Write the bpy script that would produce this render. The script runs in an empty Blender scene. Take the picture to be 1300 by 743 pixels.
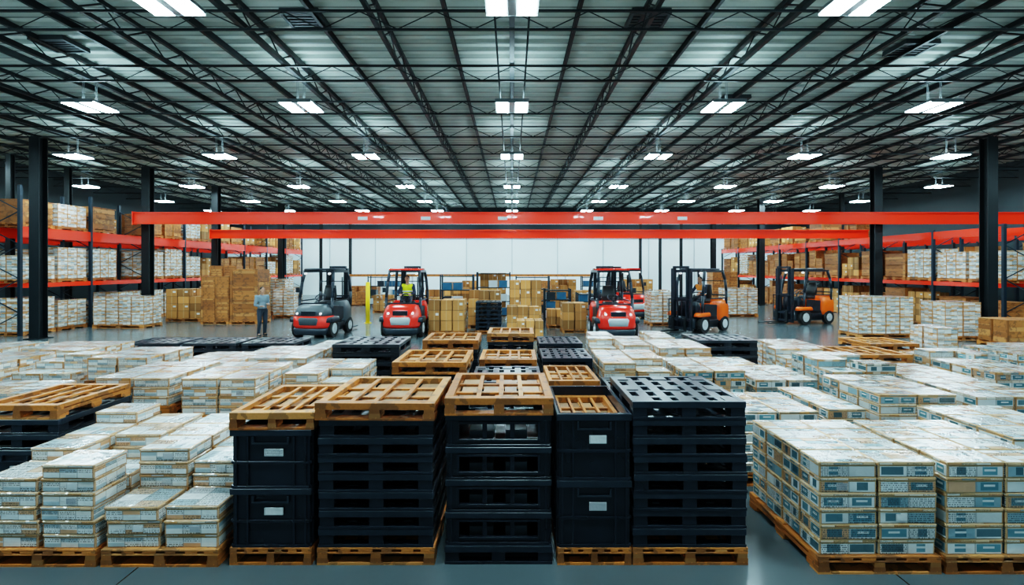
import bpy, bmesh, math, random
from mathutils import Vector, Matrix
random.seed(7)
R=random.uniform
scn=bpy.context.scene
COL=scn.collection

# ------------------------------------------------------------ mesh builder
class MB:
    def __init__(s): s.v=[];s.f=[];s.m=[];s.uv=[];s.sm=[]
    def face(s,idx,mat=0,uv=None,smooth=False):
        s.f.append(idx);s.m.append(mat);s.sm.append(smooth)
        s.uv.extend(uv if uv else [(0,0)]*len(idx))
    def box(s,c,d,mat=0,rz=0,matrix=None):
        b=len(s.v);hx,hy,hz=d[0]/2,d[1]/2,d[2]/2
        P=[(-hx,-hy,-hz),(hx,-hy,-hz),(hx,hy,-hz),(-hx,hy,-hz),(-hx,-hy,hz),(hx,-hy,hz),(hx,hy,hz),(-hx,hy,hz)]
        if matrix: P=[tuple(matrix@Vector(p)) for p in P]
        elif rz:
            ca,sa=math.cos(rz),math.sin(rz);P=[(p[0]*ca-p[1]*sa,p[0]*sa+p[1]*ca,p[2]) for p in P]
        s.v+=[(p[0]+c[0],p[1]+c[1],p[2]+c[2]) for p in P]
        if not isinstance(mat,(tuple,list)): mat=(mat,)*6
        U=[(0,0),(1,0),(1,1),(0,1)]
        for k,q in enumerate([(0,3,2,1),(4,5,6,7),(0,1,5,4),(1,2,6,5),(2,3,7,6),(3,0,4,7)]):
            s.face([b+i for i in q],mat[k],U)
        return s
    def bx(s,x0,x1,y0,y1,z0,z1,mat=0):
        return s.box(((x0+x1)/2,(y0+y1)/2,(z0+z1)/2),(x1-x0,y1-y0,z1-z0),mat)
    def cyl(s,p0,p1,r0,r1=None,n=12,mat=0,smooth=True):
        if r1 is None:r1=r0
        p0=Vector(p0);p1=Vector(p1);d=(p1-p0).normalized()
        a=d.orthogonal().normalized();c=d.cross(a)
        b=len(s.v)
        for p,r in((p0,r0),(p1,r1)):
            for i in range(n):
                t=2*math.pi*(i+.5)/n
                s.v.append(tuple(p+a*(r*math.cos(t))+c*(r*math.sin(t))))
        for i in range(n):
            j=(i+1)%n;s.face([b+i,b+j,b+n+j,b+n+i],mat,None,smooth and n>6)
        s.face([b+i for i in range(n)][::-1],mat);s.face([b+n+i for i in range(n)],mat)
        return s
    def beam(s,p0,p1,w,h,mat=0):
        p0=Vector(p0);p1=Vector(p1);d=(p1-p0);L=d.length;d.normalize()
        up=Vector((0,0,1)) if abs(d.z)<.95 else Vector((0,1,0))
        x=d.cross(up).normalized();z=x.cross(d)
        M=Matrix((x,d,z)).transposed()
        return s.box(tuple((p0+p1)/2),(w,L,h),mat,matrix=M)
    def loft(s,rings,e=4,n=28,mat=0):
        b=len(s.v)
        for (z,cx,cy,hx,hy) in rings:
            for i in range(n):
                t=2*math.pi*i/n;c,q=math.cos(t),math.sin(t)
                s.v.append((cx+hx*math.copysign(abs(c)**(2/e),c),cy+hy*math.copysign(abs(q)**(2/e),q),z))
        for k in range(len(rings)-1):
            for i in range(n):
                j=(i+1)%n;s.face([b+k*n+i,b+k*n+j,b+(k+1)*n+j,b+(k+1)*n+i],mat,None,True)
        s.face([b+i for i in range(n)][::-1],mat)
        s.face([b+(len(rings)-1)*n+i for i in range(n)],mat)
        return s
    def ell(s,c,r,n=14,m=9,mat=0):
        b=len(s.v)
        s.v.append((c[0],c[1],c[2]-r[2]))
        for k in range(1,m):
            ph=-math.pi/2+math.pi*k/m
            for i in range(n):
                t=2*math.pi*i/n
                s.v.append((c[0]+r[0]*math.cos(ph)*math.cos(t),c[1]+r[1]*math.cos(ph)*math.sin(t),c[2]+r[2]*math.sin(ph)))
        s.v.append((c[0],c[1],c[2]+r[2]));e=len(s.v)-1
        for i in range(n):
            j=(i+1)%n
            s.face([b,b+1+j,b+1+i],mat,None,True)
            for k in range(m-2):
                s.face([b+1+k*n+i,b+1+k*n+j,b+1+(k+1)*n+j,b+1+(k+1)*n+i],mat,None,True)
            s.face([b+1+(m-2)*n+i,b+1+(m-2)*n+j,e],mat,None,True)
        return s
    def torus(s,c,R_,r,tilt=0,n=24,m=8,mat=0,axis='z'):
        b=len(s.v)
        for i in range(n):
            t=2*math.pi*i/n
            for k in range(m):
                a=2*math.pi*k/m
                x=(R_+r*math.cos(a))*math.cos(t);y=(R_+r*math.cos(a))*math.sin(t);z=r*math.sin(a)
                y,z=y*math.cos(tilt)-z*math.sin(tilt),y*math.sin(tilt)+z*math.cos(tilt)
                s.v.append((c[0]+x,c[1]+y,c[2]+z))
        for i in range(n):
            for k in range(m):
                i2=(i+1)%n;k2=(k+1)%m
                s.face([b+i*m+k,b+i2*m+k,b+i2*m+k2,b+i*m+k2],mat,None,True)
        return s
    def mesh(s,name,mats,bevel=0):
        me=bpy.data.meshes.new(name);me.from_pydata(s.v,[],s.f)
        for m in mats: me.materials.append(m)
        me.polygons.foreach_set('material_index',s.m)
        me.polygons.foreach_set('use_smooth',s.sm)
        uv=me.uv_layers.new(name='UVMap')
        uv.data.foreach_set('uv',[c for p in s.uv for c in p])
        if bevel:
            bm=bmesh.new();bm.from_mesh(me)
            bmesh.ops.bevel(bm,geom=list(bm.edges),offset=bevel,segments=1,affect='EDGES')
            bm.to_mesh(me);bm.free()
        me.update();return me
    def obj(s,name,mats,bevel=0,link=True,parent=None,loc=(0,0,0),rz=0):
        o=bpy.data.objects.new(name,s.mesh(name,mats,bevel))
        o.location=loc;o.rotation_euler[2]=rz
        if parent:o.parent=parent
        if link:COL.objects.link(o)
        return o

def tag(o,label,cat,group=None):
    o['label']=label;o['category']=cat
    if group:o['group']=group
    return o
def empty(name,loc=(0,0,0),rz=0,link=True):
    o=bpy.data.objects.new(name,None);o.location=loc;o.rotation_euler[2]=rz;o.empty_display_size=.1
    if link:COL.objects.link(o)
    return o
def place(proto,loc,rz=0,scale=None,label=None,cat=None,group=None):
    root,kids=proto
    r=root.copy();r.location=loc;r.rotation_euler=(0,0,rz)
    if scale:r.scale=scale
    COL.objects.link(r)
    m={root:r}
    for k in kids:
        c=k.copy();c.parent=m[k.parent];m[k]=c;COL.objects.link(c)
    tag(r,label,cat,group);return r

# ------------------------------------------------------------ materials
def nm(name):
    m=bpy.data.materials.new(name);m.use_nodes=True;nt=m.node_tree
    return m,nt,nt.nodes['Principled BSDF']
def math_(nt,op,a,b=0.0,c=None):
    n=nt.nodes.new('ShaderNodeMath');n.operation=op
    for i,x in enumerate((a,b) if c is None else (a,b,c)):
        if hasattr(x,'is_output'): nt.links.new(x,n.inputs[i])
        else:n.inputs[i].default_value=x
    return n.outputs[0]
def mix_(nt,f,a,b,blend='MIX'):
    n=nt.nodes.new('ShaderNodeMix');n.data_type='RGBA';n.blend_type=blend
    for i,x in((0,f),(6,a),(7,b)):
        if hasattr(x,'is_output'): nt.links.new(x,n.inputs[i])
        else:n.inputs[i].default_value=x if i==0 else (tuple(x)+(1,))[:4]
    return n.outputs[2]
def comb(nt,x,y,z=0.0):
    n=nt.nodes.new('ShaderNodeCombineXYZ')
    for i,v in enumerate((x,y,z)):
        if hasattr(v,'is_output'): nt.links.new(v,n.inputs[i])
        else:n.inputs[i].default_value=v
    return n.outputs[0]
def noise(nt,vec,scale,detail=3):
    n=nt.nodes.new('ShaderNodeTexNoise');n.inputs['Scale'].default_value=scale;n.inputs['Detail'].default_value=detail
    if vec is not None:nt.links.new(vec,n.inputs['Vector'])
    return n.outputs['Fac']
def wnoise(nt,vec):
    n=nt.nodes.new('ShaderNodeTexWhiteNoise');nt.links.new(vec,n.inputs['Vector'])
    sp=nt.nodes.new('ShaderNodeSeparateColor');nt.links.new(n.outputs['Color'],sp.inputs[0])
    return sp.outputs
def seed_(nt):
    g=nt.nodes.new('ShaderNodeNewGeometry');o=nt.nodes.new('ShaderNodeObjectInfo')
    return math_(nt,'ADD',g.outputs['Random Per Island'],o.outputs['Random'])
def simple(name,col,rough=.5,metal=0,var=.15,scale=6,bump=0,stretch=(1,1,1),coat=0,rand=0):
    m,nt,b=nm(name)
    tc=nt.nodes.new('ShaderNodeTexCoord');mp=nt.nodes.new('ShaderNodeMapping')
    mp.inputs['Scale'].default_value=stretch
    nt.links.new(tc.outputs['Object'],mp.inputs['Vector'])
    f=noise(nt,mp.outputs[0],scale)
    if rand:
        s=seed_(nt);f=math_(nt,'ADD',math_(nt,'MULTIPLY',f,.6),math_(nt,'MULTIPLY',math_(nt,'FRACT',math_(nt,'MULTIPLY',s,7.31)),.4))
    c=mix_(nt,f,[x*(1-var) for x in col],[min(1,x*(1+var)) for x in col])
    nt.links.new(c,b.inputs['Base Color'])
    b.inputs['Roughness'].default_value=rough;b.inputs['Metallic'].default_value=metal
    if coat:b.inputs['Coat Weight'].default_value=coat
    return m
def emis(name,col,st):
    m,nt,b=nm(name);b.inputs['Base Color'].default_value=(.8,.9,1,1)
    b.inputs['Emission Color'].default_value=tuple(col)+(1,);b.inputs['Emission Strength'].default_value=st
    return m
def wood(name,col,col2):
    m,nt,b=nm(name)
    tc=nt.nodes.new('ShaderNodeTexCoord');mp=nt.nodes.new('ShaderNodeMapping')
    mp.inputs['Scale'].default_value=(12,1.2,12);nt.links.new(tc.outputs['Object'],mp.inputs['Vector'])
    f=noise(nt,mp.outputs[0],4,6)
    s=math_(nt,'FRACT',math_(nt,'MULTIPLY',seed_(nt),5.77))
    s2=math_(nt,'FRACT',math_(nt,'MULTIPLY',seed_(nt),13.3))
    c=mix_(nt,f,col2,col);c=mix_(nt,math_(nt,'MULTIPLY',s,.65),c,(col2[0]*.45,col2[1]*.42,col2[2]*.42))
    c=mix_(nt,math_(nt,'MULTIPLY',math_(nt,'GREATER_THAN',s2,.85),.35),c,(.80,.40,.14))
    st=math_(nt,'GREATER_THAN',noise(nt,tc.outputs['Object'],7,4),.56)
    c=mix_(nt,math_(nt,'MULTIPLY',st,.55),c,(.10,.045,.02))
    nt.links.new(c,b.inputs['Base Color']);b.inputs['Roughness'].default_value=.5
    return m
def printed(name,base,c2,ink,acc,acc2,side=False,panel=None,nu=3,nv=4,tan=(.50,.30,.15),ph=.30,band=None):
    m,nt,b=nm(name)
    tc=nt.nodes.new('ShaderNodeTexCoord');sx=nt.nodes.new('ShaderNodeSeparateXYZ');nt.links.new(tc.outputs['UV'],sx.inputs[0])
    u,v=sx.outputs[0],sx.outputs[1]
    s=math_(nt,'FLOOR',math_(nt,'MULTIPLY',seed_(nt),977.0))
    gu=math_(nt,'MULTIPLY',u,float(nu));gv=math_(nt,'MULTIPLY',v,float(nv))
    cell=wnoise(nt,comb(nt,math_(nt,'FLOOR',gu),math_(nt,'FLOOR',gv),s))
    bigc=wnoise(nt,comb(nt,math_(nt,'FLOOR',math_(nt,'MULTIPLY',u,2.0)),s,3.3))
    c=mix_(nt,cell[0],base,c2)
    c=mix_(nt,math_(nt,'MULTIPLY',math_(nt,'GREATER_THAN',cell[1],.82),.85),c,acc)
    c=mix_(nt,math_(nt,'MULTIPLY',math_(nt,'LESS_THAN',cell[1],.18),.8),c,acc2)
    if panel:
        fr=math_(nt,'ABSOLUTE',math_(nt,'SUBTRACT',math_(nt,'FRACT',math_(nt,'MULTIPLY',u,2.0)),.5))
        wd=math_(nt,'MULTIPLY_ADD',bigc[2],.30,.15)
        msk=math_(nt,'MULTIPLY',math_(nt,'LESS_THAN',fr,wd),math_(nt,'LESS_THAN',math_(nt,'ABSOLUTE',math_(nt,'SUBTRACT',v,.54)),ph))
        msk=math_(nt,'MULTIPLY',msk,math_(nt,'GREATER_THAN',bigc[0],.25))
        pc=mix_(nt,bigc[1],panel,[min(1,x*3.0) for x in panel])
        c=mix_(nt,math_(nt,'MULTIPLY',msk,.93),c,pc)
        sub=math_(nt,'MULTIPLY',math_(nt,'LESS_THAN',math_(nt,'ABSOLUTE',math_(nt,'SUBTRACT',v,.6)),.09),math_(nt,'LESS_THAN',fr,.2))
        c=mix_(nt,math_(nt,'MULTIPLY',math_(nt,'MULTIPLY',sub,msk),math_(nt,'GREATER_THAN',bigc[1],.4)),c,(.6,.64,.64))
    t=math_(nt,'GREATER_THAN',noise(nt,comb(nt,math_(nt,'MULTIPLY',u,45.0),math_(nt,'FLOOR',math_(nt,'MULTIPLY',v,14.0 if not side else 6.0)),s),1,0),.47)
    ln=math_(nt,'GREATER_THAN',math_(nt,'FRACT',math_(nt,'MULTIPLY',v,14.0 if not side else 6.0)),.42)
    k=math_(nt,'MULTIPLY',math_(nt,'MULTIPLY',t,ln),math_(nt,'GREATER_THAN',cell[2],.45))
    c=mix_(nt,math_(nt,'MULTIPLY',k,.8),c,ink)
    if band:
        bd=math_(nt,'LESS_THAN',math_(nt,'ABSOLUTE',math_(nt,'SUBTRACT',v,.5)),.07)
        c=mix_(nt,math_(nt,'MULTIPLY',bd,.8),c,band)
    fu=math_(nt,'LESS_THAN',math_(nt,'MINIMUM',math_(nt,'FRACT',gu),math_(nt,'FRACT',gv)),.06)
    c=mix_(nt,math_(nt,'MULTIPLY',fu,.55),c,[x*.25 for x in base])
    e=math_(nt,'MAXIMUM',math_(nt,'ABSOLUTE',math_(nt,'SUBTRACT',u,.5)),math_(nt,'ABSOLUTE',math_(nt,'SUBTRACT',v,.5)))
    c=mix_(nt,math_(nt,'MULTIPLY',math_(nt,'GREATER_THAN',e,.468),.88),c,tan)
    tone=math_(nt,'FRACT',math_(nt,'MULTIPLY',s,.177))
    c=mix_(nt,math_(nt,'MULTIPLY',tone,.22),c,(.72,.66,.60),'MULTIPLY')
    nt.links.new(c,b.inputs['Base Color']);b.inputs['Roughness'].default_value=.20
    b.inputs['Coat Weight'].default_value=.8;b.inputs['Coat Roughness'].default_value=.07
    bp_=nt.nodes.new('ShaderNodeBump');bp_.inputs['Strength'].default_value=.65;bp_.inputs['Distance'].default_value=.016
    nt.links.new(noise(nt,tc.outputs['Object'],15,2),bp_.inputs['Height']);nt.links.new(bp_.outputs[0],b.inputs['Normal']);nt.links.new(bp_.outputs[0],b.inputs['Coat Normal'])
    return m
def brown(name,col):
    m,nt,b=nm(name)
    tc=nt.nodes.new('ShaderNodeTexCoord');sx=nt.nodes.new('ShaderNodeSeparateXYZ');nt.links.new(tc.outputs['UV'],sx.inputs[0])
    u,v=sx.outputs[0],sx.outputs[1];s=seed_(nt)
    tone=math_(nt,'FRACT',math_(nt,'MULTIPLY',s,9.7))
    c=mix_(nt,tone,[x*.45 for x in col],[x*1.4 for x in col])
    c=mix_(nt,math_(nt,'MULTIPLY',noise(nt,tc.outputs['Object'],5),.3),c,(.2,.09,.03))
    tape=math_(nt,'LESS_THAN',math_(nt,'ABSOLUTE',math_(nt,'SUBTRACT',u,.5)),.045)
    c=mix_(nt,math_(nt,'MULTIPLY',tape,.5),c,(.62,.38,.18))
    lb=math_(nt,'MULTIPLY',math_(nt,'LESS_THAN',math_(nt,'ABSOLUTE',math_(nt,'SUBTRACT',u,.74)),.13),math_(nt,'LESS_THAN',math_(nt,'ABSOLUTE',math_(nt,'SUBTRACT',v,.62)),.12))
    lb=math_(nt,'MULTIPLY',lb,math_(nt,'GREATER_THAN',math_(nt,'FRACT',math_(nt,'MULTIPLY',s,3.3)),.55))
    c=mix_(nt,lb,c,(.7,.7,.66))
    e=math_(nt,'GREATER_THAN',math_(nt,'MAXIMUM',math_(nt,'ABSOLUTE',math_(nt,'SUBTRACT',u,.5)),math_(nt,'ABSOLUTE',math_(nt,'SUBTRACT',v,.5))),.47)
    c=mix_(nt,math_(nt,'MULTIPLY',e,.65),c,(.08,.04,.015))
    nt.links.new(c,b.inputs['Base Color']);b.inputs['Roughness'].default_value=.75
    return m

M={}
M['wood']=wood('pallet wood',(.80,.28,.055),(.48,.14,.025))
M['wood_top']=wood('weathered pallet wood',(.78,.27,.05),(.42,.13,.024))
M['wood_dark']=wood('crate wood',(.62,.24,.06),(.36,.11,.028))
M['card']=simple('worn infill board',(.33,.17,.075),.45,0,.85,9,rand=1)
M['black']=simple('black plastic',(.011,.016,.024),.26,0,.5,5,rand=1)
M['black2']=simple('black plastic worn',(.018,.026,.036),.28,0,.5,9)
M['steel']=simple('dark painted steel',(.011,.016,.019),.45,.2,.3,3)
M['red']=simple('red beam paint',(1.0,.036,.006),.22,0,.10,1.2,coat=.6)
M['truckred']=simple('truck red paint',(.88,.026,.010),.22,0,.08,2,coat=.6)
M['truckorange']=simple('truck orange paint',(.98,.13,.008),.22,0,.08,2,coat=.6)
M['greyw']=simple('light grey paint',(.55,.58,.60),.35,0,.08,3)
M['greym']=simple('dark grey paint',(.07,.085,.095),.35,0,.1,3)
M['rubber']=simple('tyre rubber',(.015,.015,.016),.7,0,.2,10)
M['seat']=simple('seat vinyl',(.02,.02,.022),.5,0,.2,8)
M['yellow']=simple('yellow paint',(.9,.6,.01),.4,0,.1,3)
M['wallw']=simple('white wall panels',(.88,.92,.93),.6,0,.04,.4)
M['walld']=simple('dark wall cladding',(.016,.028,.033),.6,0,.25,.6)
M['ventg']=simple('vent grey metal',(.05,.062,.068),.5,.3,.2,3)
M['lampbody']=simple('lamp housing metal',(.25,.27,.28),.4,.6,.1,3)
M['lamp']=emis('lamp diffuser',(.64,.92,1),118)
M['deck_fill']=emis('added deck fill glow',(.58,.9,1),30)  # fill glow added above the lamps to brighten the roof deck
M['head']=emis('truck lamp lens',(1,.97,.9),1.0)
TAN=(.56,.22,.06)
M['w_top']=printed('white carton print',(.90,.91,.90),(.76,.79,.80),(.09,.10,.12),(.68,.40,.21),(.36,.48,.52),nu=2,nv=3,tan=(.60,.33,.15))
M['w_side']=printed('white carton side print',(.86,.86,.84),(.74,.70,.64),(.10,.07,.05),(.66,.29,.10),(.30,.40,.44),True,None,3,2,tan=TAN,band=(.88,.88,.86))
M['w_lid']=printed('white carton lid edge',(.80,.70,.58),(.72,.42,.21),(.20,.11,.05),(.62,.27,.08),(.50,.5,.5),True,None,4,1,tan=TAN)
M['t_top']=printed('teal carton print',(.88,.90,.86),(.70,.76,.76),(.05,.07,.08),(.66,.38,.18),(.19,.33,.37),nu=3,nv=4,tan=(.56,.32,.14))
M['t_side']=printed('teal carton side print',(.74,.77,.76),(.58,.60,.59),(.05,.06,.07),(.56,.25,.08),(.11,.25,.30),True,(.022,.078,.096),2,1,tan=(.50,.23,.08),ph=.34)
M['t_lid']=printed('teal carton lid edge',(.60,.34,.14),(.80,.76,.68),(.07,.06,.05),(.54,.22,.06),(.12,.18,.20),True,None,4,1,tan=(.38,.16,.05))
M['brown']=brown('brown corrugated card',(.58,.25,.07))
M['label']=printed('paper label',(.78,.79,.78),(.7,.71,.7),(.03,.03,.04),(.5,.5,.52),(.35,.35,.37),True,None,1,1,tan=(.7,.7,.7))
M['skin']=simple('skin',(.50,.26,.17),.5,0,.1,9)
M['hair']=simple('hair',(.025,.015,.01),.6,0,.3,30)
M['shirt']=simple('grey shirt cloth',(.20,.26,.30),.85,0,.2,12)
M['navy']=simple('navy cloth',(.02,.03,.055),.85,0,.2,12)
M['trouser']=simple('dark trouser cloth',(.035,.045,.06),.85,0,.2,12)
M['hivis']=simple('yellow high visibility cloth',(.86,.95,.02),.7,0,.1,12)
M['hivis2']=simple('orange high visibility cloth',(.85,.25,.03),.7,0,.1,12)
M['reflect']=simple('reflective tape',(.75,.78,.8),.3,.3,.05,12)
M['eye']=simple('eye',(.02,.015,.012),.2,0,.1,12)
M['lip']=simple('lip',(.35,.12,.1),.5,0,.1,12)
M['blue']=simple('dark blue plastic',(.02,.11,.20),.4,0,.3,5)
M['rackblue']=simple('rack upright paint',(.014,.028,.042),.4,.2,.2,5)

# floor
m,nt,b=nm('polished concrete');M['floor']=m
tc=nt.nodes.new('ShaderNodeTexCoord')
f1=noise(nt,tc.outputs['Object'],.25,4);f2=noise(nt,tc.outputs['Object'],1.3,5)
c=mix_(nt,f1,(.070,.092,.100),(.13,.16,.17));c=mix_(nt,math_(nt,'MULTIPLY',f2,.3),c,(.06,.08,.09))
sx=nt.nodes.new('ShaderNodeSeparateXYZ');nt.links.new(tc.outputs['Object'],sx.inputs[0])
jx=math_(nt,'LESS_THAN',math_(nt,'FRACT',math_(nt,'DIVIDE',math_(nt,'ADD',sx.outputs[0],3.0),6.0)),.002)
jy=math_(nt,'LESS_THAN',math_(nt,'FRACT',math_(nt,'DIVIDE',sx.outputs[1],6.0)),.002)
c=mix_(nt,math_(nt,'MAXIMUM',jx,jy),c,(.015,.02,.024))
nt.links.new(c,b.inputs['Base Color'])
nt.links.new(math_(nt,'MULTIPLY_ADD',f2,.10,.15),b.inputs['Roughness'])
b.inputs['Specular IOR Level'].default_value=.8
# ceiling deck
m,nt,b=nm('corrugated roof deck');M['deck']=m
tc=nt.nodes.new('ShaderNodeTexCoord')
mp=nt.nodes.new('ShaderNodeMapping');mp.inputs['Scale'].default_value=(.15,.5,1);nt.links.new(tc.outputs['Object'],mp.inputs[0])
f=noise(nt,mp.outputs[0],1,4)
sx=nt.nodes.new('ShaderNodeSeparateXYZ');nt.links.new(tc.outputs['Object'],sx.inputs[0])
rib=math_(nt,'LESS_THAN',math_(nt,'FRACT',math_(nt,'DIVIDE',math_(nt,'ADD',sx.outputs[1],6.0),.42)),.15)
c=mix_(nt,f,(.40,.425,.385),(.50,.53,.48));c=mix_(nt,math_(nt,'MULTIPLY',rib,.75),c,(.08,.09,.085))
nt.links.new(c,b.inputs['Base Color']);b.inputs['Roughness'].default_value=.6

# ------------------------------------------------------------ shell
def struct(o): o['kind']='structure';return o
W=25;YB=45;YF=-6;ZC=7.7
struct(MB().bx(-W,W,YF,YB,-.2,0).obj('floor',[M['floor']]))
mb=MB();p=.42
prof=[(0,0),(.45,0),(.55,.07),(.9,.07)]
ys=[];y=YF
while y<YB:
    for a,h in prof: ys.append((y+a*p,ZC+h))
    y+=p
for (a,h) in ys: mb.v+=[(-W,a,h),(W,a,h)]
for i in range(len(ys)-1): mb.face([2*i,2*i+2,2*i+3,2*i+1])
mb.bx(-W,W,YF,YB+.3,ZC+.15,ZC+.3)
struct(mb.obj('ceiling',[M['deck']]))
struct(MB().bx(-W,W,YB,YB+.3,0,ZC).obj('wall_back',[M['wallw']]))
struct(MB().bx(-W,W,YB-.12,YB-.01,4.95,ZC-.05).obj('trim_1',[M['walld']]))
for i,xx in enumerate(range(-20,21,4)):
    struct(MB().bx(xx-.04,xx+.04,YB-.05,YB-.005,.0,4.94).obj('trim_%d'%(i+2),[M['greyw']]))
struct(MB().bx(-W-.3,-W,YF,YB+.3,0,ZC+.15).obj('wall_left',[M['walld']]))
struct(MB().bx(W,W+.3,YF,YB+.3,0,ZC+.15).obj('wall_right',[M['walld']]))

# ------------------------------------------------------------ trusses
def truss(axis,at,a0,a1,zl,zh,panel,cw,wr,lab):
    root=empty('roof_truss',(at,a0,zl) if axis=='y' else (a0,at,zl))
    tag(root,lab,'roof truss','longitudinal roof trusses' if axis=='y' else 'cross roof trusses')
    L=a1-a0;H=zh-zl
    def P(t,z): return (0,t,z) if axis=='y' else (t,0,z)
    MB().beam(P(0,cw/2),P(L,cw/2),cw,cw).obj('bottom_chord',[M['steel']],parent=root)
    MB().beam(P(0,H-cw/2),P(L,H-cw/2),cw,cw).obj('top_chord',[M['steel']],parent=root)
    mb=MB();n=int(L/panel);st=L/n
    for i in range(n):
        a=i*st
        mb.cyl(P(a,cw*.7),P(a+st/2,H-cw*.7),wr,n=4);mb.cyl(P(a+st/2,H-cw*.7),P(a+st,cw*.7),wr,n=4)
    mb.obj('lattice_web',[M['steel']],parent=root)
for i in range(-8,9): truss('y',i*2.7,1,44.8,7.2,7.68,1.2,.11 if i%2==0 else .085,.019,'black steel lattice truss running the length of the roof')
cy=4.3
while cy<44:
    truss('x',cy,-24.8,24.8,6.80,7.19,1.4,.042,.011,'black steel lattice joist spanning the roof crosswise');cy+=2.6
for i in range(-8,8):
    x=(i+.5)*2.7
    mb=MB();mb.bx(-.035,.035,0,43.8,0,.015);mb.bx(-.01,.01,0,43.8,.015,.14);mb.bx(-.035,.035,0,43.8,.14,.155)
    tag(mb.obj('roof_purlin',[M['steel']],loc=(x,1,7.53)),'thin black steel purlin under the roof deck','purlin','roof purlins')
for x in(-.30,.30):
    tag(MB().cyl((0,0,0),(0,42,0),.02,n=8).obj('ceiling_pipe',[M['steel']],loc=(x,2,6.77)),'dark service pipe hanging below the roof joists','pipe')
for x,y in((-4.35,10.8),(2.85,10.8),(6.9,16),(-10.6,12),(9.5,12.2)):
    mb=MB();mb.bx(-.40,.40,-.38,.38,0,.06,0)
    for s in(-1,1): mb.bx(s*.38-.03,s*.38+.03,-.38,.38,-.05,0);mb.bx(-.35,.35,s*.35-.03,s*.35+.03,-.05,0)
    for k in range(5): mb.bx(-.34,.34,-.27+k*.12,-.22+k*.12,-.03,0,0)
    tag(mb.obj('roof_vent',[M['ventg']],loc=(x,y,ZC-.065)),'dark louvred rectangular vent in the roof deck','vent','roof vents')

# ------------------------------------------------------------ lamps
root=empty('ceiling_lamp',link=False)
kids=[]
h=MB();h.bx(-.42,.42,-.42,.42,.03,.09)
for s in(-1,1):
    for t in(-.4,.4): h.cyl((s*.02,t*.5,.09),(s*.02,t*.5,.69),.007,n=6)
h.bx(-.42,.42,-.43,-.42,-.005,.09);h.bx(-.42,.42,.42,.43,-.005,.09);h.bx(-.07,.07,-.42,.42,0,.03)
k=h.obj('lamp_housing',[M['lampbody']],link=False,parent=root);kids.append(k)
for s in(-1,1):
    k=MB().bx(-.14,.14,-.40,.40,-.01,.029).obj('light_panel',[M['lamp']],link=False,parent=root);k.location=(s*.24,0,0);kids.append(k)
k=MB().bx(-.3,.3,-.3,.3,.091,.10).obj('added_deck_glow',[M['deck_fill']],link=False,parent=root);kids.append(k)  # added glowing plate that lights the ceiling from each housing top
LAMP=(root,kids)
for y in(2.6,7.9,13.1,18.9,25.9,31.7,36.9,42.1):
    for i in range(-4,5):
        if y<5 and abs(i)>2: continue
        place(LAMP,(i*5.4,y,6.5),label='twin-panel high bay ceiling lamp glowing cool white',cat='ceiling lamp',group='high bay ceiling lamps')

# ------------------------------------------------------------ columns
def column(x,y,w,h,lab='black steel column carrying the roof'):
    r=empty('steel_column',(x,y,0));tag(r,lab,'column')
    mb=MB();t=.03;mb.bx(-w/2,w/2,-w/2,-w/2+t,.03,h);mb.bx(-w/2,w/2,w/2-t,w/2,.03,h);mb.bx(-w*.1,w*.1,-w/2+t,w/2-t,.03,h)
    mb.obj('shaft',[M['steel']],parent=r)
    MB().bx(-w*.8,w*.8,-w*.8,w*.8,0,.03).obj('base_plate',[M['steel']],parent=r)
for x,y in((-16,17.3),(-16,22.5),(-16,27.7),(-16,35.5),(16.1,17.3),(16,22.5),(16,32.9),(16,40.7)):
    column(x,y,.34,6.79)
for x,y in((10.4,41.5),(12.0,41.5),(13.7,41.5),(-15.6,41.8),(-13.2,41.8),(-19.5,27.7),(-19.5,22.5),(19.5,30.3),(-19.5,19.9)):
    column(x,y,.2,6.79,'slender dark steel post near the wall')
for n_,(x0,x1,y,z0,z1,lb) in enumerate(((-16.25,24.5,22.0,4.27,4.78,'long bright red steel crane beam fixed across the columns'),(-16.0,18.9,27.2,3.96,4.41,'long bright red steel beam fixed across the rear columns'))):
    L=x1-x0;mb=MB();H=z1-z0
    mb.bx(0,L,-.12,.12,0,.05);mb.bx(0,L,-.12,.12,H-.05,H);mb.bx(0,L,-.05,.05,.05,H-.05)
    mb.bx(0,.04,-.13,.13,-.03,H+.03)
    r=tag(mb.obj('red_beam',[M['red']],loc=(x0,y,z0)),lb,'beam')
    for cx in(-15.9,16):
        MB().bx(-.10,.10,.12,.33,.0,H).obj('bracket',[M['steel']],parent=r,loc=(cx-x0,0,0))
    if n_==0:
        for px in(-6.4,-3.7,-.4,3.7,7.3):
            o=MB().bx(-.2,.2,-.06,-.051,.18,.32).obj('marking_plate',[M['label']],parent=r,loc=(px-x0,0,0));o['label']='small pale marking plate'

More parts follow.
